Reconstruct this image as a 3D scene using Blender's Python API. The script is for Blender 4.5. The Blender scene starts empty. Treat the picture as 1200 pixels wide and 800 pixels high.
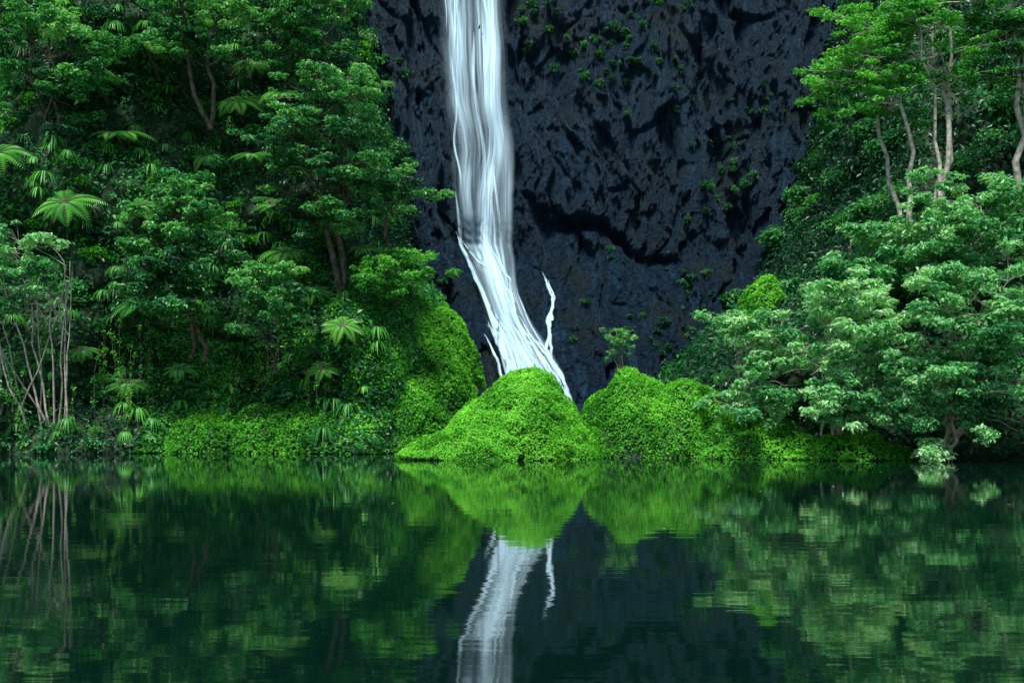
import bpy, math, numpy as np
from mathutils import Vector
rng=np.random.default_rng(7)
S=bpy.context.scene

# ---------------------------------------------------------------- noise
def _h(i,j,k):
    n=(i*374761393+j*668265263+k*1274126177)&0xffffffff
    n=((n^(n>>13))*1274126177)&0xffffffff
    return ((n^(n>>16))&0xffff)/65535.0
def vn(x,y,z):
    x,y,z=np.broadcast_arrays(np.asarray(x,float),np.asarray(y,float),np.asarray(z,float))
    i,j,k=[np.floor(a).astype(np.int64) for a in (x,y,z)]
    fx,fy,fz=x-i,y-j,z-k
    fx,fy,fz=[f*f*(3-2*f) for f in (fx,fy,fz)]
    r=0
    for a in (0,1):
        for b in (0,1):
            for c in (0,1):
                r=r+_h(i+a,j+b,k+c)*(fx if a else 1-fx)*(fy if b else 1-fy)*(fz if c else 1-fz)
    return r
def fbm(x,y,z,o=4):
    r=0;a=.5;s=0
    for q in range(o):
        r=r+a*vn(x+q*17.3,y+q*9.1,z+q*5.7);s+=a;a*=.5;x=x*2.03;y=y*2.03;z=z*2.03
    return r/s
def sst(a,b,x):
    t=np.clip((x-a)/(b-a),0,1);return t*t*(3-2*t)
def facets(x,z,cx,cz,seed,tilt):
    # broken-rock facets: distance-weighted blend of tilted planes, cracks along the joints
    u=x/cx;v=z/cz;i=np.floor(u).astype(np.int64);j=np.floor(v).astype(np.int64)
    best=np.full(u.shape,1e9);b2=np.full(u.shape,1e9);num=np.zeros(u.shape);den=np.zeros(u.shape)
    for a in (-1,0,1):
        for b in (-1,0,1):
            I=i+a;J=j+b;pu=I+_h(I,J,seed*7+1);pv=J+_h(I,J,seed*7+2)
            d=(u-pu)**2+(v-pv)**2
            val=_h(I,J,seed*7+3)+tilt*((u-pu)*(_h(I,J,seed*7+4)-.5)+(v-pv)*(_h(I,J,seed*7+5)-.5))
            w=np.exp(-45*d);num+=w*val;den+=w
            k=d<best;b2=np.where(k,best,np.minimum(b2,d));best=np.where(k,d,best)
    crack=np.sqrt(b2)-np.sqrt(best)
    return num/np.maximum(den,1e-30)+.22*sst(.06,0,crack)

# ---------------------------------------------------------------- mesh builder
class MB:
    def __init__(s): s.v=[];s.f=[];s.m=[];s.t=[];s.n=0;s.sm=[]
    def add(s,V,F,mat=0,tint=0.5,smooth=False):
        V=np.asarray(V,float).reshape(-1,3);F=np.asarray(F,np.int64).reshape(-1,3)
        s.v.append(V);s.f.append(F+s.n);s.n+=len(V)
        s.m.append(np.full(len(F),mat));s.sm.append(np.full(len(F),smooth))
        s.t.append(np.broadcast_to(np.asarray(tint,float),(len(V),)).copy())
    def build(s,name,mats):
        V=np.concatenate(s.v);F=np.concatenate(s.f);T=np.concatenate(s.t)
        me=bpy.data.meshes.new(name)
        me.vertices.add(len(V));me.vertices.foreach_set('co',V.astype(np.float32).ravel())
        me.loops.add(len(F)*3);me.loops.foreach_set('vertex_index',F.astype(np.int32).ravel())
        me.polygons.add(len(F));me.polygons.foreach_set('loop_start',np.arange(0,len(F)*3,3,dtype=np.int32))
        me.polygons.foreach_set('loop_total',np.full(len(F),3,dtype=np.int32))
        me.polygons.foreach_set('material_index',np.concatenate(s.m).astype(np.int32))
        me.polygons.foreach_set('use_smooth',np.concatenate(s.sm).astype(bool))
        at=me.attributes.new('tint','FLOAT','POINT');at.data.foreach_set('value',T.astype(np.float32))
        me.update(calc_edges=True)
        for m in mats: me.materials.append(m)
        o=bpy.data.objects.new(name,me);S.collection.objects.link(o);return o

def unit(a): return a/np.maximum(np.linalg.norm(a,axis=-1,keepdims=True),1e-9)
def leaves(B,P,N,L,wr=.45,tint=.5,mat=0,droop=.15,fold=.12,D=None):
    n=len(P)
    if n==0:return
    L=np.broadcast_to(np.asarray(L,float),(n,))[:,None]
    N=unit(N);R=rng.normal(size=(n,3)) if D is None else D
    Dv=unit(R-N*np.sum(R*N,1,keepdims=True));Sd=np.cross(N,Dv)
    b=P-Dv*L*.5
    W=L*wr
    v=np.stack([b, b+Dv*L*.42+Sd*W*.5+N*L*fold, b+Dv*L-N*L*droop, b+Dv*L*.42-Sd*W*.5+N*L*fold],1).reshape(-1,3)
    k=np.arange(n)[:,None]*4
    F=np.stack([k+[[0,2,1]],k+[[0,3,2]]],1).reshape(-1,3)
    t=np.repeat(np.broadcast_to(tint,(n,)),4)
    B.add(v,F,mat,t)
def tube(B,pts,rad,mat=1,seg=6,tint=.5):
    pts=np.asarray(pts,float);rad=np.asarray(rad,float);m=len(pts)
    T=unit(np.gradient(pts,axis=0));ref=np.array([.31,.93,.17])
    A=unit(np.cross(T,ref));C=np.cross(T,A)
    a=np.linspace(0,2*np.pi,seg,endpoint=False)
    V=pts[:,None]+rad[:,None,None]*(np.cos(a)[None,:,None]*A[:,None]+np.sin(a)[None,:,None]*C[:,None])
    F=[]
    for i in range(m-1):
        for j in range(seg):
            p=i*seg+j;q=i*seg+(j+1)%seg
            F+= [[p,q,q+seg],[p,q+seg,p+seg]]
    B.add(V.reshape(-1,3),F,mat,tint,True)
def path(p0,p1,n=7,wob=.08,sag=0.):
    p0=np.array(p0,float);p1=np.array(p1,float);t=np.linspace(0,1,n)[:,None]
    L=np.linalg.norm(p1-p0)
    w=np.cumsum(rng.normal(size=(n,3)),0)*wob*L/n**.5; w-=w[0]; w-= t*w[-1]
    P=p0+(p1-p0)*t+w; P[:,2]+=sag*L*np.sin(np.pi*t[:,0]);return P
def clump(B,c,r,n,L,tint=.5,up=.7,mat=0,wr=.5,shell=.45,tv=.18,droop=.15):
    d=unit(rng.normal(size=(n,3)))
    d[:,2]=np.abs(d[:,2])*np.where(rng.random(n)<.25,-1,1)
    rr=rng.random(n)**shell
    nz=.65+.7*vn(d[:,0]*2.2+c[0],d[:,1]*2.2+c[1],d[:,2]*2.2+c[2])
    P=np.array(c)+d*rr[:,None]*nz[:,None]*np.array(r)
    N=d*.6+np.array([0,-.15,up])+rng.normal(size=(n,3))*.42
    leaves(B,P,N,L*(.6+.7*rng.random(n)),wr,np.clip(tint+rng.normal(size=n)*tv,0,1),mat,droop)

# ---------------------------------------------------------------- materials
def newmat(name):
    m=bpy.data.materials.new(name);m.use_nodes=True;nt=m.node_tree;nt.nodes.clear()
    return m,nt,nt.nodes.new,nt.links.new
def leafmat(name,cols,rough=.45,spec=.5,transl=.3,nscale=.35):
    m,nt,N,Lk=newmat(name)
    a=N('ShaderNodeAttribute');a.attribute_name='tint'
    tc=N('ShaderNodeTexCoord');no=N('ShaderNodeTexNoise');no.inputs['Scale'].default_value=nscale;no.inputs['Detail'].default_value=1
    Lk(tc.outputs['Object'],no.inputs['Vector'])
    ma=N('ShaderNodeMath');ma.operation='MULTIPLY_ADD';ma.inputs[1].default_value=.9;ma.inputs[2].default_value=-.43
    Lk(no.outputs['Fac'],ma.inputs[0])
    ad=N('ShaderNodeMath');ad.operation='ADD';Lk(ma.outputs[0],ad.inputs[0]);Lk(a.outputs['Fac'],ad.inputs[1])
    cr=N('ShaderNodeValToRGB');cr.color_ramp.elements[0].color=(*cols[0],1);cr.color_ramp.elements[0].position=.05
    cr.color_ramp.elements[1].color=(*cols[-1],1);cr.color_ramp.elements[1].position=.98
    for i,c in enumerate(cols[1:-1]):
        e=cr.color_ramp.elements.new((i+1)/(len(cols)-1));e.color=(*c,1)
    Lk(ad.outputs[0],cr.inputs[0])
    p=N('ShaderNodeBsdfPrincipled');p.inputs['Roughness'].default_value=rough;p.inputs['Specular IOR Level'].default_value=spec
    Lk(cr.outputs[0],p.inputs['Base Color'])
    o=N('ShaderNodeOutputMaterial')
    if transl>0:
        t=N('ShaderNodeBsdfTranslucent');g=N('ShaderNodeMixRGB');g.blend_type='MULTIPLY';g.inputs[0].default_value=1;g.inputs[2].default_value=(1.3,1.4,.6,1)
        Lk(cr.outputs[0],g.inputs[1]);Lk(g.outputs[0],t.inputs['Color'])
        mx=N('ShaderNodeMixShader');mx.inputs[0].default_value=transl;Lk(p.outputs[0],mx.inputs[1]);Lk(t.outputs[0],mx.inputs[2])
        Lk(mx.outputs[0],o.inputs[0])
    else: Lk(p.outputs[0],o.inputs[0])
    return m
M_creep=leafmat('creeper_leaf',[(.012,.12,.008),(.055,.33,.018),(.17,.60,.04),(.34,.78,.09)],.5,.3,.35)
M_dark=leafmat('broad_leaf',[(.004,.055,.025),(.020,.18,.05),(.07,.37,.08),(.23,.55,.15)],.4,.5,.3)
M_pale=leafmat('pale_leaf',[(.02,.17,.055),(.075,.37,.12),(.20,.56,.20),(.46,.72,.40)],.4,.5,.3)
M_fern=leafmat('fern_leaf',[(.014,.14,.02),(.06,.35,.045),(.15,.53,.065),(.27,.66,.1)],.45,.4,.35)
def barkmat(name,c0,c1):
    m,nt,N,Lk=newmat(name)
    tc=N('ShaderNodeTexCoord');no=N('ShaderNodeTexNoise');no.inputs['Scale'].default_value=5;no.inputs['Detail'].default_value=4
    Lk(tc.outputs['Object'],no.inputs['Vector']);cr=N('ShaderNodeValToRGB')
    cr.color_ramp.elements[0].position=.35;cr.color_ramp.elements[0].color=(*c0,1);cr.color_ramp.elements[1].position=.65;cr.color_ramp.elements[1].color=(*c1,1)
    Lk(no.outputs['Fac'],cr.inputs[0]);p=N('ShaderNodeBsdfPrincipled');p.inputs['Roughness'].default_value=.8
    Lk(cr.outputs[0],p.inputs['Base Color']);b=N('ShaderNodeBump');b.inputs['Strength'].default_value=.5;b.inputs['Distance'].default_value=.05
    Lk(no.outputs['Fac'],b.inputs['Height']);Lk(b.outputs[0],p.inputs['Normal'])
    o=N('ShaderNodeOutputMaterial');Lk(p.outputs[0],o.inputs[0]);return m
M_bark=barkmat('bark',(.04,.03,.02),(.16,.125,.09))
M_barkp=barkmat('pale_bark',(.24,.22,.17),(.6,.57,.47))
M_vine=barkmat('vine_bark',(.02,.025,.012),(.08,.09,.04))
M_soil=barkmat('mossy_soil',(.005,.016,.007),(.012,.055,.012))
def rockmat():
    m,nt,N,Lk=newmat('wet_basalt')
    tc=N('ShaderNodeTexCoord')
    mp=N('ShaderNodeMapping');mp.inputs['Scale'].default_value=(1.8,1,.12);Lk(tc.outputs['Object'],mp.inputs[0])
    n1=N('ShaderNodeTexNoise');n1.inputs['Scale'].default_value=1.1;n1.inputs['Detail'].default_value=6;n1.inputs['Roughness'].default_value=.65;Lk(mp.outputs[0],n1.inputs['Vector'])
    n2=N('ShaderNodeTexNoise');n2.inputs['Scale'].default_value=4;n2.inputs['Detail'].default_value=8;n2.inputs['Roughness'].default_value=.8;Lk(tc.outputs['Object'],n2.inputs['Vector'])
    cr=N('ShaderNodeValToRGB');e=cr.color_ramp.elements
    e[0].position=.38;e[0].color=(.0008,.003,.007,1);e[1].position=.68;e[1].color=(.032,.10,.18,1)
    k=e.new(.53);k.color=(.006,.023,.046,1)
    mm=N('ShaderNodeMixRGB');mm.inputs[0].default_value=.5;Lk(n1.outputs['Fac'],mm.inputs[1]);Lk(n2.outputs['Fac'],mm.inputs[2])
    Lk(mm.outputs[0],cr.inputs[0])
    n3=N('ShaderNodeTexNoise');n3.inputs['Scale'].default_value=.35;n3.inputs['Detail'].default_value=6;Lk(tc.outputs['Object'],n3.inputs['Vector'])
    r3=N('ShaderNodeValToRGB');r3.color_ramp.elements[0].position=.52;r3.color_ramp.elements[1].position=.7;Lk(n3.outputs['Fac'],r3.inputs[0])
    mx=N('ShaderNodeMixRGB');mx.inputs[2].default_value=(.016,.024,.018,1);Lk(r3.outputs[0],mx.inputs[0]);Lk(cr.outputs[0],mx.inputs[1])
    p=N('ShaderNodeBsdfPrincipled');Lk(mx.outputs[0],p.inputs['Base Color']);p.inputs['Specular Tint'].default_value=(.4,.7,1,1)
    rr=N('ShaderNodeMapRange');rr.inputs[1].default_value=.35;rr.inputs[2].default_value=.65;rr.inputs[3].default_value=.2;rr.inputs[4].default_value=.7;Lk(n2.outputs['Fac'],rr.inputs[0]);Lk(rr.outputs[0],p.inputs['Roughness'])
    h=N('ShaderNodeMath');h.operation='MULTIPLY_ADD';h.inputs[1].default_value=1.2;Lk(n2.outputs['Fac'],h.inputs[0]);Lk(n1.outputs['Fac'],h.inputs[2])
    b=N('ShaderNodeBump');b.inputs['Strength'].default_value=1;b.inputs['Distance'].default_value=.42;Lk(h.outputs[0],b.inputs['Height']);Lk(b.outputs[0],p.inputs['Normal'])
    o=N('ShaderNodeOutputMaterial');Lk(p.outputs[0],o.inputs[0]);return m
M_rock=rockmat()

# ---------------------------------------------------------------- surfaces
def grid(name,X,Y,Z,mat,smooth=True):
    a,b=X.shape;B=MB()
    i=np.arange(a-1)[:,None]*b+np.arange(b-1)[None,:];i=i.ravel()
    F=np.concatenate([np.stack([i,i+b,i+b+1],1),np.stack([i,i+b+1,i+1],1)])
    B.add(np.stack([X,Y,Z],-1),F,0,.5,smooth);return B.build(name,[mat])

def yM(x,z):   # broad shape of the cliff
    y=60-.62*np.maximum(0,11.5-z)
    y=y+(fbm(x*.2+3,z*.07,1.7,3)-.5)*4.5
    return y
def yC(x,z):
    y=yM(x,z)
    wx=x+(fbm(x*.25,z*.2,3,2)-.5)*2.5+(fbm(x*1.2,z*.8,3,3)-.5)*.6+.12*z;wz=z+(fbm(x*.25,z*.25,13,2)-.5)*3+(fbm(x*1.2,z*.8,23,3)-.5)*.9-.25*x
    y=y+facets(wx,wz,2.4,8.0,1,1.1)*1.15+facets(wx,wz,1.0,3.2,2,1.3)*.45+facets(wx,wz,.5,1.2,3,1.5)*.2
    y=y+(fbm(x*1.8,z*1.0,6.3,6)-.5)*.95
    y=y+1.0*np.exp(-((z-12.4+.32*(x-4)+ (fbm(x*.5,1,1,3)-.5)*2.5)/.4)**2)*sst(1.5,3.5,x)*sst(12,8,x)
    return y
xs=np.arange(-26,36,.08);zs=np.arange(-1.5,36,.09)
X,Z=np.meshgrid(xs,zs,indexing='ij');grid('rock_cliff',X,yC(X,Z),Z,M_rock)

_ze=np.array([-2,0,2.7,4.3,6.0,7.2,8.8,11,14,24,34]);_xe=np.array([-4.0,-4.0,-3.6,-3.4,-3.6,-4.2,-5.6,-6.8,-7.4,-9.0,-9.8])
def yL(x,z):
    e=x-np.interp(z,_ze,_xe)
    y=44.8+.22*z+.9*np.sin(x*.45+1)
    y=y+(fbm(x*.28,z*.24,3.3,4)-.5)*6*sst(0,3,z)+(fbm(x*.9,z*.7,7.7,3)-.5)*1.6*sst(0,1.5,z)
    y=y-1.2*sst(2.5,0,z)
    return np.minimum(y+1.3*np.maximum(0,e+2.2)**2,66)
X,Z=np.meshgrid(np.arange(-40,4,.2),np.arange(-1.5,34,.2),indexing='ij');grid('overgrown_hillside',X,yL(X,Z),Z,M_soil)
_zr=np.array([-2,0,3.5,5,7,9,13,20,34]);_xr=np.array([8,8.5,10.5,12.2,14.6,17,18.8,20,21])
def yR(x,z):
    e=np.interp(z,_zr,_xr)-x
    y=38.6-.12*(x-10)+.72*z+(fbm(x*.3,z*.3,9.3,4)-.5)*4*sst(0,3,z)+(fbm(x*.9,z*.8,2.7,3)-.5)*1.2*sst(0,1.5,z)
    return np.minimum(y+1.1*np.maximum(0,e+1.2)**2,66)
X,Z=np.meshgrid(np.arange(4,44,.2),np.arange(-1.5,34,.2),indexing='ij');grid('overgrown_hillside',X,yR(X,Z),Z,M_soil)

def sample(f,x0,x1,z0,z1,n,sl=8):
    x=rng.uniform(x0,x1,n*4);z=rng.uniform(z0,z1,n*4);h=.08
    y=f(x,z);dx=(f(x+h,z)-y)/h;dz=(f(x,z+h)-y)/h
    w=np.minimum(np.sqrt(1+dx*dx+dz*dz),sl);k=rng.choice(n*4,n,p=w/w.sum())
    N=unit(np.stack([dx,-np.ones_like(x),dz],1))
    return np.stack([x,y,z],1)[k],N[k]

# ---------------------------------------------------------------- creeper cover
UP=np.array([0,0,1.])
def cover(B,P,N,L,t,mat=0,off=.12,upb=.6,wr=.7,jit=.45):
    n=len(P);P=P+N*(rng.random((n,1))*off)
    leaves(B,P,N+UP*upb+rng.normal(size=(n,3))*jit,L*(.6+.8*rng.random(n)),wr,np.clip(t+rng.normal(size=n)*.15,0,1),mat,.2,.05)
B=MB()
P,N=sample(yL,-16,-2,0,9,80000)
k=(P[:,1]<60)&(fbm(P[:,0]*.35,P[:,2]*.5,1.1,3)+ .2*(P[:,0]>-8) + .2*(P[:,2]<2.5)>.47)
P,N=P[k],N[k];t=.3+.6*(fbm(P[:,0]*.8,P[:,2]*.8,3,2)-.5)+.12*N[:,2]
cover(B,P,N,.13,t,0,.22)
P,N=sample(yL,-34,-4,0,27,80000);k=P[:,1]<59;P,N=P[k],N[k]
t=.25+.9*(fbm(P[:,0]*.4,P[:,2]*.4,5,3)-.5)
cover(B,P,N,.22,t,1,.5,.4,.5,.6)
B.build('creeper_foliage',[M_creep,M_dark])
B=MB()
P,N=sample(yR,4,34,0,27,95000,14);k=P[:,1]<64;P,N=P[k],N[k]
cover(B,P,N,.26,.15+.9*(fbm(P[:,0]*.4,P[:,2]*.4,5,3)-.5),1,.6,.4,.5,.6)
B.build('creeper_foliage',[M_creep,M_dark])

# ---------------------------------------------------------------- mossy mounds
def mound(name,domes,x0,x1,y0,y1,n,tb=.5,rough=.65,leafL=.11):
    def h(x,y):
        wx=x+(fbm(x*.7,y*.7,1,2)-.5)*.9;wy=y+(fbm(x*.7,y*.7,9,2)-.5)*.9
        z=np.full(np.shape(x),-.6)
        for cx,cy,rx,ry,hh,pw in domes:
            d=((wx-cx)/rx)**2+((wy-cy)/ry)**2
            v=(hh+.6)*np.maximum(0,1-d)**pw-.6
            m=np.maximum(z,v);dd=np.abs(z-v);kk=.5
            z=m+np.maximum(kk-dd,0)**2/(4*kk)
        return z+(fbm(x*1.3,y*1.3,4,3)-.5)*rough*sst(-.5,.5,z)
    X,Y=np.meshgrid(np.arange(x0,x1,.1),np.arange(y0,y1,.1),indexing='ij')
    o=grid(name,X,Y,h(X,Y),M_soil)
    x=rng.uniform(x0,x1,n*4);y=rng.uniform(y0,y1,n*4);e=.06;z=h(x,y)
    dx=(h(x+e,y)-z)/e;dy=(h(x,y+e)-z)/e;w=np.minimum(np.sqrt(1+dx*dx+dy*dy),9)*(z>-.05)
    k=rng.choice(n*4,n,p=w/w.sum());N=unit(np.stack([-dx,-dy,np.ones_like(x)],1))[k];P=np.stack([x,y,z],1)[k]
    B=MB();t=tb+.8*(fbm(P[:,0]*1.3,P[:,1]*1.3,P[:,2]*1.3,3)-.5)+.15*(P[:,2]/3-.5)
    lump=fbm(P[:,0]*2.2,P[:,1]*2.2,P[:,2]*2.2,2)[:,None]
    cover(B,P+N*(lump-.4)*.45,N,leafL,t,0,.16,.3,.65,.5)
    # a few taller sprigs and seedlings breaking the outline
    for q in rng.choice(n,max(10,n//1200),replace=False):
        s=rng.uniform(.06,.2);clump(B,P[q]+N[q]*s*.6,(s,s,s*.8),int(12+120*s),leafL*1.5,tb+rng.normal()*.2)
    c=B.build('moss_leaves',[M_creep]);c.parent=o;return o
mound('mossy_mound',[(.55,39.2,2.1,2.3,3.2,.42),(-.9,38.8,2.1,2.2,2.0,.62),(-2.3,38.4,1.9,1.7,.95,.7),(2.1,38.8,1.0,1.4,1.0,.5)],-4.8,3.6,35.5,42,85000,.6,.7,.082)
mound('mossy_mound',[(4.7,41.2,2.0,2.2,3.1,.42),(6.8,41,2.5,2.3,2.95,.45),(3.3,40.2,1.2,1.4,1.2,.6),(9,39.6,2.6,2,1.6,.5),(12.5,38.4,2.8,2,.9,.5)],1.8,16,36,44,90000,.5,1.0,.088)
mound('mossy_mound',[(-4.3,49.8,2.7,2.6,6.9,.34),(-3.2,48.8,1.7,2.0,5.2,.4),(-5.2,47.5,2.4,2.0,4.4,.45),(-4.8,46,1.8,1.8,2.6,.5),(-3.4,46.4,1.4,1.6,1.5,.5),(-6.4,46,2.4,2.2,2.2,.5)],-8.5,-.8,43,53,80000,.38,1.3,.115)
mound('mossy_bank',[(-7.2,45,2.6,1.9,1.6,.5),(-10,45,2.6,1.8,2.1,.5),(-13,45,2.4,1.6,1.5,.5),(-5,44.6,1.8,1.2,.8,.5),(-17.5,44.6,3,1.4,.7,.5),(-22.5,44.6,3,1.5,.6,.5)],-26,-2.6,42.6,47.2,65000,.42,1.1,.115)
mound('mossy_ledge',[(12.6,50.5,1.9,2.2,8.3,.3),(11.3,49.5,1.2,1.6,6.6,.35)],9.8,15.2,47,53.5,30000,.2,.9,.13)

# ---------------------------------------------------------------- trees and shrubs
def tree(name,base,crown,r,ncl,nl,L,mats,tint=.5,trunks=1,tr=.14,cl=.9,flat=.38,bare=0,wr=.5,twig=True,fill=.5,lo=2,spread=.5,wob=.1):
    B=MB();base=np.array(base,float);crown=np.array(crown,float);r=np.array(r,float)
    stems=[]
    for k in range(trunks):
        top=crown+r*np.array([rng.uniform(-spread,spread)*(trunks>1),rng.uniform(-.3,.3),rng.uniform(.2,.6)])
        b=base+np.array([rng.uniform(-.2,.2)*(trunks>1)*2*(1+4*(spread>.6)),rng.uniform(-.2,.2),0])
        p=path(b,top,10,wob);tube(B,p,np.linspace(tr,tr*.3,10)*(.8+.4*rng.random()),1,7);stems.append(p)
    for c in range(ncl):
        d=unit(rng.normal(size=3));d[1]=-abs(d[1]) if rng.random()<.65 else d[1]
        q=crown+d*r*rng.uniform(fill,1.0)
        st=stems[rng.integers(len(stems))]
        cand=[i for i in range(lo,10) if st[i][2]<q[2]+.3] or [lo]
        i=cand[-1] if rng.random()<.5 else cand[rng.integers(len(cand))]
        p=path(st[i],q,6,wob*1.2,.06);tube(B,p,np.linspace(tr*.36,tr*.09,6),1,5)
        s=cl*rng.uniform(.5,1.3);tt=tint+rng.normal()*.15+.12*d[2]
        if rng.random()<bare: 
            for _ in range(4):
                tube(B,path(p[3],q+rng.normal(size=3)*.6,5,.1),np.linspace(tr*.2,tr*.06,5),1,4)
            continue
        nn=int(nl*s*s/cl/cl)
        for sub in range(5):
            o=rng.normal(size=3)*s*np.array([.65,.65,.32])
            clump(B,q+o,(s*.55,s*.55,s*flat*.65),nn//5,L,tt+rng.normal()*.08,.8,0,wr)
            if twig: tube(B,path(p[4],q+o,4,.08),np.linspace(tr*.12,tr*.05,4),1,4)
    return B.build(name,mats)
DK=[M_dark,M_bark];PL=[M_pale,M_barkp]
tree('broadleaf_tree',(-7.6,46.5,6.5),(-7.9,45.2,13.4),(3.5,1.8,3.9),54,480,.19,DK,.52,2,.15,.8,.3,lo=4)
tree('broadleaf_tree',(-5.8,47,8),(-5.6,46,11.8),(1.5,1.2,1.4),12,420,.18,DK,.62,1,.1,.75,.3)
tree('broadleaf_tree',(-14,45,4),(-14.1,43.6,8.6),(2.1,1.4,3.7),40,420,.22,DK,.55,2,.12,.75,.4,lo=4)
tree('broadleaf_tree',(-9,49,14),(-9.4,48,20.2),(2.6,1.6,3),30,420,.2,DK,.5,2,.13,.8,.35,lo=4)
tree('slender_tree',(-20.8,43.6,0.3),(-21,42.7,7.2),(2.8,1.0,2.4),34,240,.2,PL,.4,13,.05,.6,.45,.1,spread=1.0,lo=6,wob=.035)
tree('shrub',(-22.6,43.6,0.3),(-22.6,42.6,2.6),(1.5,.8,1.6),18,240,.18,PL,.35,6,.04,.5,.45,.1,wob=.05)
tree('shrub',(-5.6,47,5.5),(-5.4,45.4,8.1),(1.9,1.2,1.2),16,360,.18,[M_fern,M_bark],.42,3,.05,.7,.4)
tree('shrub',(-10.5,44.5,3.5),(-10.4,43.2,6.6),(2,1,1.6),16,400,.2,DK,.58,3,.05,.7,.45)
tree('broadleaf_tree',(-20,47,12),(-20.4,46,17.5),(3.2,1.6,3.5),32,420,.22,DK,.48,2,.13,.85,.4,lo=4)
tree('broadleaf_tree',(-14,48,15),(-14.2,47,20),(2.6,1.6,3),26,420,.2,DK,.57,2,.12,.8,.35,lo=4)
def mass(name,f,x0,x1,z0,z1,n,rs,nl,L,mats,tint,wr=.5,off=.3):
    B=MB();P,N=sample(f,x0,x1,z0,z1,n)
    for p,nn in zip(P,N):
        if p[1]>60: continue
        s=rng.uniform(*rs);q=p+nn*s*off
        clump(B,q,(s,s*.8,s*.62),int(nl*s*s),L*rng.uniform(.6,1.4),tint+rng.normal()*.22,.7,0,wr*rng.uniform(.6,1.2))
    return B.build(name,mats)
mass('undergrowth_foliage',yL,-30,-6,2,26,190,(.4,1.1),480,.21,DK,.44)
mass('undergrowth_foliage',yL,-30,-5,.3,14,100,(.35,.75),500,.19,[M_fern],.35,.3)
mass('undergrowth_foliage',yL,-30,-8,6,26,100,(.4,.8),500,.17,[M_creep],.28,.5)
mass('undergrowth_foliage',yR,13,32,5,26,170,(.6,1.3),400,.24,DK,.34)
mass('undergrowth_foliage',yR,13,32,4,26,60,(.4,.9),420,.2,[M_fern],.3,.4)
mass('shoreline_foliage',yL,-30,-5,.1,1.8,30,(.3,.6),600,.15,[M_pale],.2)
# right bank
tree('shrub',(9.2,40,.3),(9.2,38.9,3.3),(2.0,1.3,2.4),38,430,.2,PL,.58,6,.06,.65,.5,.1)
tree('shrub',(12.2,38.2,.3),(12.3,36.9,3.6),(2.4,1.4,3.3),52,450,.2,PL,.6,7,.07,.68,.5,.1)
tree('shrub',(15.8,37,.3),(15.8,35.6,3.9),(2.6,1.4,3.8),58,450,.2,PL,.55,7,.08,.72,.5,.08)
tree('shrub',(19.8,36.5,.3),(19.9,35,4.0),(2.6,1.4,4),50,450,.2,PL,.52,6,.08,.75,.5,.08)
tree('shrub',(14.4,43,5),(14.3,41.6,7.6),(2.2,1.4,2.0),28,400,.21,PL,.48,4,.07,.72,.45)
tree('shrub',(18,42,7),(17.8,40.4,9.2),(3,1.4,2.2),36,400,.21,PL,.48,4,.08,.75,.45)
tree('tall_tree',(16.6,43.2,8.6),(14.9,43.0,16.2),(2.6,1.7,2.8),30,290,.2,[M_fern,M_barkp],.35,2,.15,.8,.2,lo=6,wob=.06)
tree('tall_tree',(17.9,42.8,8.8),(17.8,42.8,17.6),(2.7,1.7,2.7),28,290,.2,[M_fern,M_barkp],.38,3,.13,.8,.2,lo=6,wob=.06)
tree('tall_tree',(21.6,43,10),(21,42.8,18.2),(2.5,1.6,3.4),30,320,.21,[M_dark,M_barkp],.6,2,.17,.85,.25,lo=5,wob=.05)
tree('tall_tree',(24.5,42,8),(24.3,41,13.6),(2.5,1.6,4.2),30,320,.21,DK,.5,1,.2,.85,.25,lo=5)
tree('shrub',(5.3,50.5,3),(5.2,50,5.1),(.75,.5,.9),14,130,.15,[M_dark,M_barkp],.75,5,.03,.35,.6,.2)

# ---------------------------------------------------------------- tree ferns
def rotx(v,a,c):
    v=v-c;y=v[:,1]*math.cos(a)-v[:,2]*math.sin(a);z=v[:,1]*math.sin(a)+v[:,2]*math.cos(a);return np.stack([v[:,0],y,z],1)+c
def frondset(B,c,R,n,tint,tilt=.6,lean=.5):
    c=np.array(c,float);up=np.array([0,-math.sin(lean),math.cos(lean)])
    for i in range(n):
        a=2*np.pi*i/n+rng.uniform(-.25,.25);r=R*rng.uniform(.7,1.15)
        dh=np.array([math.cos(a),math.sin(a),0]);m=20
        t=np.linspace(0,1,m)
        P=c+dh*(t*r)[:,None]+UP*(tilt*rng.uniform(.6,1.3)*r*(t-1.35*t**2))[:,None]
        P=rotx(P,lean,c)
        tube(B,P,np.linspace(.022,.006,m),1,4)
        T=unit(np.gradient(P,axis=0));side=unit(np.cross(T,up));Nn=np.cross(side,T)
        for sg in (-1,1):
            ln=r*.25*np.sin(np.pi*np.clip(t*.9+.08,0,1))**.7
            D=side*sg+T*.35-up*.12
            k=slice(2,m)
            leaves(B,(P+unit(D)*ln[:,None]*.5)[k],Nn[k],ln[k],.26,np.clip(tint+rng.normal()*.1,0,1),0,.15,.04,D=D[k])
def tree_fern(x,z,R,tint=.6,n=12):
    y=min(float(yL(np.array(x+dx),np.array(z+dz))) for dx in (-.5,0,.5) for dz in (-.6,0,.6))-R*.45
    B=MB();c=np.array([x,y,z]);tube(B,path(c+np.array([0,R*.6+.6,-R*.55]),c,6,.04),np.linspace(.1,.07,6),1,7)
    frondset(B,c,R,n,tint,.6,rng.uniform(.2,.75));B.build('tree_fern',[M_fern,M_bark])
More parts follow.
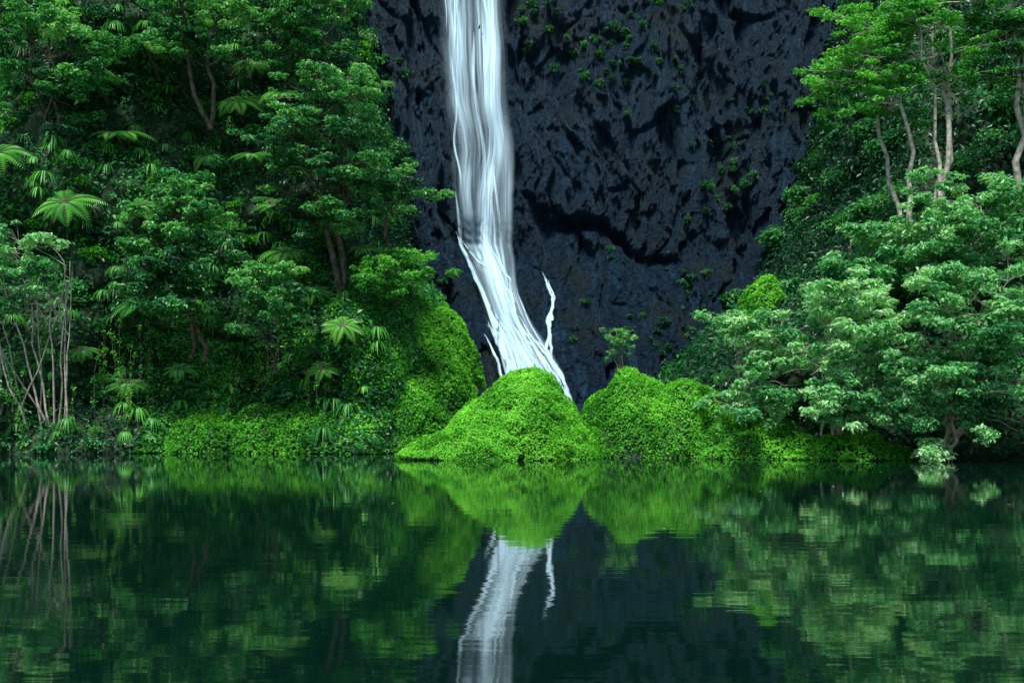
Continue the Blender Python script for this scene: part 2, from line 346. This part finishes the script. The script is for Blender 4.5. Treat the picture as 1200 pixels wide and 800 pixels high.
for x,z,R in [(-17,18.8,1.9),(-15.2,20.3,1.7),(-13.0,16.4,1.5),(-10.3,9.0,1.4),(-11,11.3,1.1),(-19.6,10.9,1.6),(-16.6,10.9,1.1),(-7.2,5.4,1.0),(-18,14.4,1.6),(-12.0,13.6,1.4),(-8.2,3.6,.9),(-12.6,5.6,1.0),(-16.5,6.5,1.2),(-18.8,4.4,1.0),(-22.5,13,1.4),(-10.6,16.5,1.2),(-14.6,14,1.0),(-9,7.2,.9),(-6.8,9.3,.9),(-12.5,18.6,1.2),(-19,17,1.5),(-16.8,3,1.0),(-14.5,3.6,.9)]:
    tree_fern(x,z,R,rng.uniform(.35,.7))
# strap-leaved tufts
B=MB()
P,N=sample(yL,-26,-6,.4,21,280)
for p,nn in zip(P,N):
    if p[1]>57: continue
    tt=rng.uniform(.05,.55);rs=rng.uniform(.5,1.3)
    for i in range(24):
        a=rng.uniform(0,2*np.pi);r=rs*rng.uniform(.5,1.0);d=np.array([math.cos(a),-abs(math.sin(a)),0]);t=np.linspace(0,1,5)
        Q=p+nn*.3+d*(t*r*.75)[:,None]+UP*(r*(.75*t-1.35*t*t))[:,None];w=.03*np.array([.7,1,1,.7,.05]);sd=np.array([-d[1],d[0],0])
        V=np.stack([Q-sd*w[:,None],Q+sd*w[:,None]],1).reshape(-1,3);F=[]
        for k in range(4): F+=[[2*k,2*k+1,2*k+3],[2*k,2*k+3,2*k+2]]
        B.add(V,F,0,tt+rng.uniform(-.15,.15))
B.build('grass_tufts',[M_fern])
B=MB()
for i in range(46):
    x=rng.choice([-17.5,-16.5,-20.5,-12,-9])+rng.normal()*.6;z1=rng.uniform(2.5,6);z0=max(0.4,z1-rng.uniform(1.5,4))
    y=min(float(yL(x,z)) for z in np.linspace(z0,z1,5))-.15
    p=path((x,y,z1),(x+rng.normal()*.2,y,z0),9,.03)
    tube(B,p,np.full(9,rng.uniform(.01,.02)),0,4)
    for q in p[::2]: clump(B,q,(.14,.1,.25),16,.13,rng.uniform(.2,.6),.3,1)
B.build('hanging_vines',[M_vine,M_fern])
B=MB()
for cx,cz,n,sp in [(3.4,23.6,12,1.1),(6.2,23.2,22,1.2),(5,21.2,10,1),(13.2,15.5,12,.7),(8.4,25,12,1.2),(1.2,25.2,8,.6),(11.8,14.5,8,.6),(-7,22,8,.6),(15,20,12,.8),(9.5,21,8,1.2),(7,9,5,2),(12,18,8,1),(4,6.5,5,1.6),(8.5,6,16,1.2),(10.5,9,10,.8)]:
    for i in range(n):
        x=cx+rng.normal()*sp;z=cz+rng.normal()*sp*.8;y=float(yC(np.array(x),np.array(z)));s=rng.uniform(.08,.4)
        clump(B,(x,y-.1,z),(s,s*.6,s*.8),int(60+300*s),.12,rng.uniform(.0,.45),.7)
B.build('cliff_plants',[M_dark])

# boulders beside falls base
B=MB()
for i in range(34):
    if i<20: c=np.array([rng.uniform(-2.6,-.6),rng.uniform(49,51),rng.uniform(.5,2.8)])
    else: c=np.array([rng.uniform(1,9),rng.uniform(46,51),rng.uniform(0,2.2)])
    u=np.linspace(0,np.pi,18);v=np.linspace(0,2*np.pi,28);U,V=np.meshgrid(u,v,indexing='ij')
    d=np.stack([np.sin(U)*np.cos(V),np.sin(U)*np.sin(V),np.cos(U)],-1);s=rng.uniform(.3,.75)
    rr=s*(.55+.5*fbm(d[...,0]*1.4+i,d[...,1]*1.4,d[...,2]*1.4,3)+.5*np.round(4*fbm(d[...,0]*1.1+i,d[...,1]*1.1,d[...,2]*1.1+9,1))/4)
    q=c+d*rr[...,None]*np.array([1.2,1,.85]);a,b=U.shape
    k=(np.arange(a-1)[:,None]*b+np.arange(b-1)[None]).ravel()
    B.add(q,np.concatenate([np.stack([k,k+b,k+b+1],1),np.stack([k,k+b+1,k+1],1)]),0,.5,True)
B.build('boulders',[M_rock])

# ---------------------------------------------------------------- waterfall
def fallmat(name,dens,us,vs,lo,hi):
    m,nt,N,Lk=newmat(name)
    uv=N('ShaderNodeUVMap');uv.uv_map='UVMap'
    mp=N('ShaderNodeMapping');mp.inputs['Scale'].default_value=(us,vs,1);Lk(uv.outputs[0],mp.inputs[0])
    no=N('ShaderNodeTexNoise');no.inputs['Scale'].default_value=1;no.inputs['Detail'].default_value=5;no.inputs['Roughness'].default_value=.68;no.inputs['Distortion'].default_value=.25;Lk(mp.outputs[0],no.inputs['Vector'])
    mr=N('ShaderNodeMapRange');mr.inputs[1].default_value=lo;mr.inputs[2].default_value=hi;Lk(no.outputs['Fac'],mr.inputs[0])
    at=N('ShaderNodeAttribute');at.attribute_name='tint'
    mu=N('ShaderNodeMath');mu.operation='MULTIPLY';Lk(mr.outputs[0],mu.inputs[0]);Lk(at.outputs['Fac'],mu.inputs[1])
    m2=N('ShaderNodeMath');m2.operation='MULTIPLY';m2.inputs[1].default_value=dens;m2.use_clamp=True;Lk(mu.outputs[0],m2.inputs[0])
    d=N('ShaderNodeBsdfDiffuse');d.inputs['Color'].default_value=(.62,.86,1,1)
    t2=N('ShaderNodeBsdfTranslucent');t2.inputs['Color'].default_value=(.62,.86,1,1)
    lit_normal=N('ShaderNodeCombineXYZ');lit_normal.inputs[1].default_value=-.75;lit_normal.inputs[2].default_value=.66;Lk(lit_normal.outputs[0],d.inputs['Normal'])  # fixed up-tilted normal: lights the water brighter than its upright sheets would be
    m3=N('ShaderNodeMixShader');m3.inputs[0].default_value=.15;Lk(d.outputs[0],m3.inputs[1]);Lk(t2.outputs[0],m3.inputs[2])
    tr=N('ShaderNodeBsdfTransparent');mx=N('ShaderNodeMixShader');Lk(m2.outputs[0],mx.inputs[0]);Lk(tr.outputs[0],mx.inputs[1]);Lk(m3.outputs[0],mx.inputs[2])
    o=N('ShaderNodeOutputMaterial');Lk(mx.outputs[0],o.inputs[0]);return m
zf=np.array([1,2,3.8,5.1,6.7,8.5,10.1,11.5,13.5,15.9,20.8,25.6,28,34])
xl=np.array([.6,-.3,-.5,-.8,-1.3,-1.85,-2.5,-3.2,-3.4,-3.6,-4.1,-4.5,-4.6,-4.7])
xr=np.array([3.5,3.4,2.8,2.15,1.25,.45,.25,.1,.15,.3,-.2,-.4,-.45,-.5])
def yF(x,z):
    a=0
    for dz,wt in ((-1,.2),(-.5,.2),(0,.2),(.5,.2),(1,.2)):
        q=yC(x,z+dz)
        for dx in (-.5,0,.5): q=np.minimum(q,yC(x+dx,z+dz))
        a=a+wt*q
    w=sst(8.5,15,z)
    return (a-.35)*(1-w)+(yM(x,z)-.3)*w
def ribbon(name,zz,XL,XR,ns,alpha,mat,off,parent):
    s=np.linspace(0,1,ns);Zg=np.repeat(zz[:,None],ns,1);Xg=XL[:,None]+(XR-XL)[:,None]*s
    Yg=yF(Xg,Zg)-off
    V=np.stack([Xg,Yg,Zg],-1);a,b=Xg.shape
    B=MB();k=(np.arange(a-1)[:,None]*b+np.arange(b-1)[None]).ravel()
    F=np.concatenate([np.stack([k,k+b,k+b+1],1),np.stack([k,k+b+1,k+1],1)])
    al=np.broadcast_to(alpha(s[None,:],Zg,Xg),Zg.shape)
    B.add(V,F,0,al.ravel(),True);o=B.build(name,[mat])
    uv=o.data.uv_layers.new(name='UVMap');vi=np.zeros(len(o.data.loops),np.int32);o.data.loops.foreach_get('vertex_index',vi)
    r0=rng.random()*50
    U=np.stack([np.broadcast_to(s,Zg.shape)*((XR-XL)[:,None].mean())+r0,Zg],-1).reshape(-1,2)[vi];uv.data.foreach_set('uv',U.astype(np.float32).ravel())
    o.parent=parent;return o
WF=bpy.data.objects.new('waterfall',None);S.collection.objects.link(WF)
zz=np.arange(33,1,-.12);XL=np.interp(zz,zf,xl);XR=np.interp(zz,zf,xr)
XL=XL+(fbm(zz*.4,1,1,3)-.5)*.6;XR=XR+(fbm(zz*.4,7,1,3)-.5)*.4
edge=lambda s:sst(0,.3,s)*sst(1,.85,s)
def aveil(s,z,x): return edge(s)*(.32+.42*sst(.35,.8,s)*sst(13,20,z)+.28*sst(21,14,z)*sst(9,12,z)+.25*sst(12,9,z))*(.4+1.1*sst(.32,.68,fbm(s*7+2*fbm(z*.12,1,1,2),z*.14,2,3)))
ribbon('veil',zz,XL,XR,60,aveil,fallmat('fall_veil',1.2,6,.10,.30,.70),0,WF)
def acore(s,z,x): return np.sin(np.pi*np.clip(s,0,1))**1.6*(.6+.7*sst(.3,.65,fbm(s*5,z*.35,3,3)))
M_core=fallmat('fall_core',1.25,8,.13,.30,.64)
c0=XL+(XR-XL)*np.interp(zz,[2,8,12,18,26,33],[.5,.5,.5,.7,.8,.82]);wd=np.interp(zz,[2,6,9,12,20,33],[.8,.65,.65,.75,.5,.4])
ribbon('core',zz,c0-wd,c0+wd,24,acore,M_core,.15,WF)
c1=XL+(XR-XL)*np.interp(zz,[2,8,12,18,26,33],[.25,.3,.3,.3,.22,.25])+(fbm(zz*.3,4,4,2)-.5)*.5
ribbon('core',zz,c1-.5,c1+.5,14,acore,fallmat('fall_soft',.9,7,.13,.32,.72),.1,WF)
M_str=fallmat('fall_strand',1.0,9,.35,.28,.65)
for i in range(22):
    s0=rng.random();zt=rng.choice([33,rng.uniform(10,24),rng.uniform(6,12)]);zb=max(1.2,zt-rng.uniform(6,14))
    z2=np.arange(zt,zb,-.15)
    if len(z2)<6: continue
    a=np.interp(z2,zf,xl);b=np.interp(z2,zf,xr);cc=a+(b-a)*(.06+.88*np.clip(s0+(fbm(z2*.25,i*3.1,0,2)-.5)*.3,0,1))
    w=rng.uniform(.04,.14)*np.minimum(1,(zt-z2)/1.5+.05)
    ribbon('strand',z2,cc-w,cc+w,5,lambda s,z,x:np.sin(np.pi*s)*sst(zb,zb+1.5,z)+0*z,M_str,.2+.1*rng.random(),WF)
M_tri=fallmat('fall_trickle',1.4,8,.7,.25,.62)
TR=[((1.75,9.8),(2.1,8.9),(2.3,7.9),(2.1,6.8),(2.0,5.6),(2.2,4.6)),((1.8,9.7),(2.25,8.6),(2.2,7.6),(2.0,6.3),(1.8,5.2)),((2.05,9.3),(2.35,8.2),(2.15,6.9)),((.3,7.2),(1.2,5.8),(2.3,4.3),(3.0,3),(3.3,1.6)),((.6,6.3),(1.9,5.2),(2.9,3.2),(3.1,1.6)),((-1.2,11.3),(-.2,9.5),(.1,8.2),(.2,7)),((-3.2,12.2),(-2.2,9.8),(-1.4,8),(-.9,6.4)),((-2.9,11.8),(-1.6,10.2),(-.3,8.9),(.2,7.9))]
for i in range(14):
    s=rng.uniform(0,1);zt=rng.uniform(5.5,8.5);x0=-1.5+s*1.9;TR.append(((x0,zt),(x0+.6+.5*s,zt-1.4),(x0+1.1+1.1*s,zt-2.9),(x0+1.3+1.6*s,max(1.5,zt-4.6))))
for pts in TR:
    pts=np.array(pts);z2=np.arange(pts[0,1],pts[-1,1],-.08);cc=np.interp(-z2,-pts[:,1],pts[:,0])+(fbm(z2*1.3,pts[0,0]*9,0,4)-.5)*.45
    w=(.03+.15*fbm(z2*2,3,pts[0,0],3))*np.minimum(1,.1+(pts[0,1]-z2)/1.5)
    ribbon('trickle',z2,cc-w,cc+w,6,lambda s,z,x:np.sin(np.pi*s)+0*z,M_tri,.12+.1*rng.random(),WF)

# ---------------------------------------------------------------- pond, ground
m,nt,N_,Lk=newmat('pond_water')
tc=N_('ShaderNodeTexCoord');mp=N_('ShaderNodeMapping');mp.inputs['Scale'].default_value=(.5,1.4,1);Lk(tc.outputs['Object'],mp.inputs[0])
w1=N_('ShaderNodeTexNoise');w1.inputs['Scale'].default_value=1.8;w1.inputs['Detail'].default_value=3;Lk(mp.outputs[0],w1.inputs['Vector'])
b=N_('ShaderNodeBump');b.inputs['Strength'].default_value=1;b.inputs['Distance'].default_value=.002;Lk(w1.outputs[0],b.inputs['Height'])
p=N_('ShaderNodeBsdfPrincipled');p.inputs['Base Color'].default_value=(.001,.012,.008,1);p.inputs['Roughness'].default_value=.035;p.inputs['IOR'].default_value=2.3
Lk(b.outputs[0],p.inputs['Normal']);o=N_('ShaderNodeOutputMaterial');Lk(p.outputs[0],o.inputs[0]);M_water=m
X,Y=np.meshgrid(np.linspace(-60,60,13),np.linspace(1.5,62,13),indexing='ij');grid('pond_water',X,Y,X*0,M_water)
B=MB();n=45;P=np.stack([rng.uniform(-16,16,n),rng.uniform(9,41,n),np.full(n,.012)],1)
leaves(B,P,np.tile(UP,(n,1))+rng.normal(size=(n,3))*.05,rng.uniform(.05,.12,n),.5,rng.uniform(.6,1,n),0,0,.03);B.build('floating_leaves',[M_pale])
X,Y=np.meshgrid(np.linspace(-400,400,201),np.linspace(-400,400,201),indexing='ij')
d=np.maximum(np.maximum(np.abs(X)-36,0),np.maximum(2-Y,0));
Zg=-1.6+1.75*sst(0,3,d)+16*sst(10,34,d)+6*fbm(X*.03,Y*.03,1,3)*sst(6,40,d)+40*sst(64,90,Y)*1.0  # out-of-view hill ring added to block low sky, leaving mostly top light
M_gr=leafmat('forest_floor',[(.01,.05,.01),(.02,.1,.02),(.04,.14,.03),(.06,.18,.03)],.9,.1,0.0,.2)
grid('ground',X,Y,Zg,M_gr)

# ---------------------------------------------------------------- light
sd=unit(np.array([-.16,-.52,1.12]));el=math.asin(sd[2]);az=math.atan2(sd[0],sd[1])
w=bpy.data.worlds.new('World');S.world=w;w.use_nodes=True;nt=w.node_tree
sk=nt.nodes.new('ShaderNodeTexSky');sk.sky_type='NISHITA';sk.sun_disc=False;sk.sun_elevation=el;sk.sun_rotation=az
bg=nt.nodes['Background'];bg.inputs[1].default_value=.15;nt.links.new(sk.outputs[0],bg.inputs[0])
ld=bpy.data.lights.new('sun','SUN');ld.energy=5;ld.angle=math.radians(12);ld.color=(1,.98,.9)
lo=bpy.data.objects.new('sun',ld);S.collection.objects.link(lo);lo.rotation_euler=Vector(-sd).to_track_quat('-Z','Y').to_euler()
# ---------------------------------------------------------------- camera
cd=bpy.data.cameras.new('camera');cd.lens=36;cd.sensor_width=36;cd.clip_end=2000;cd.shift_y=87/1200
co=bpy.data.objects.new('camera',cd);S.collection.objects.link(co);co.location=(0,0,1.6);co.rotation_euler=(math.radians(90),0,0);S.camera=co
S.view_settings.view_transform='Standard'
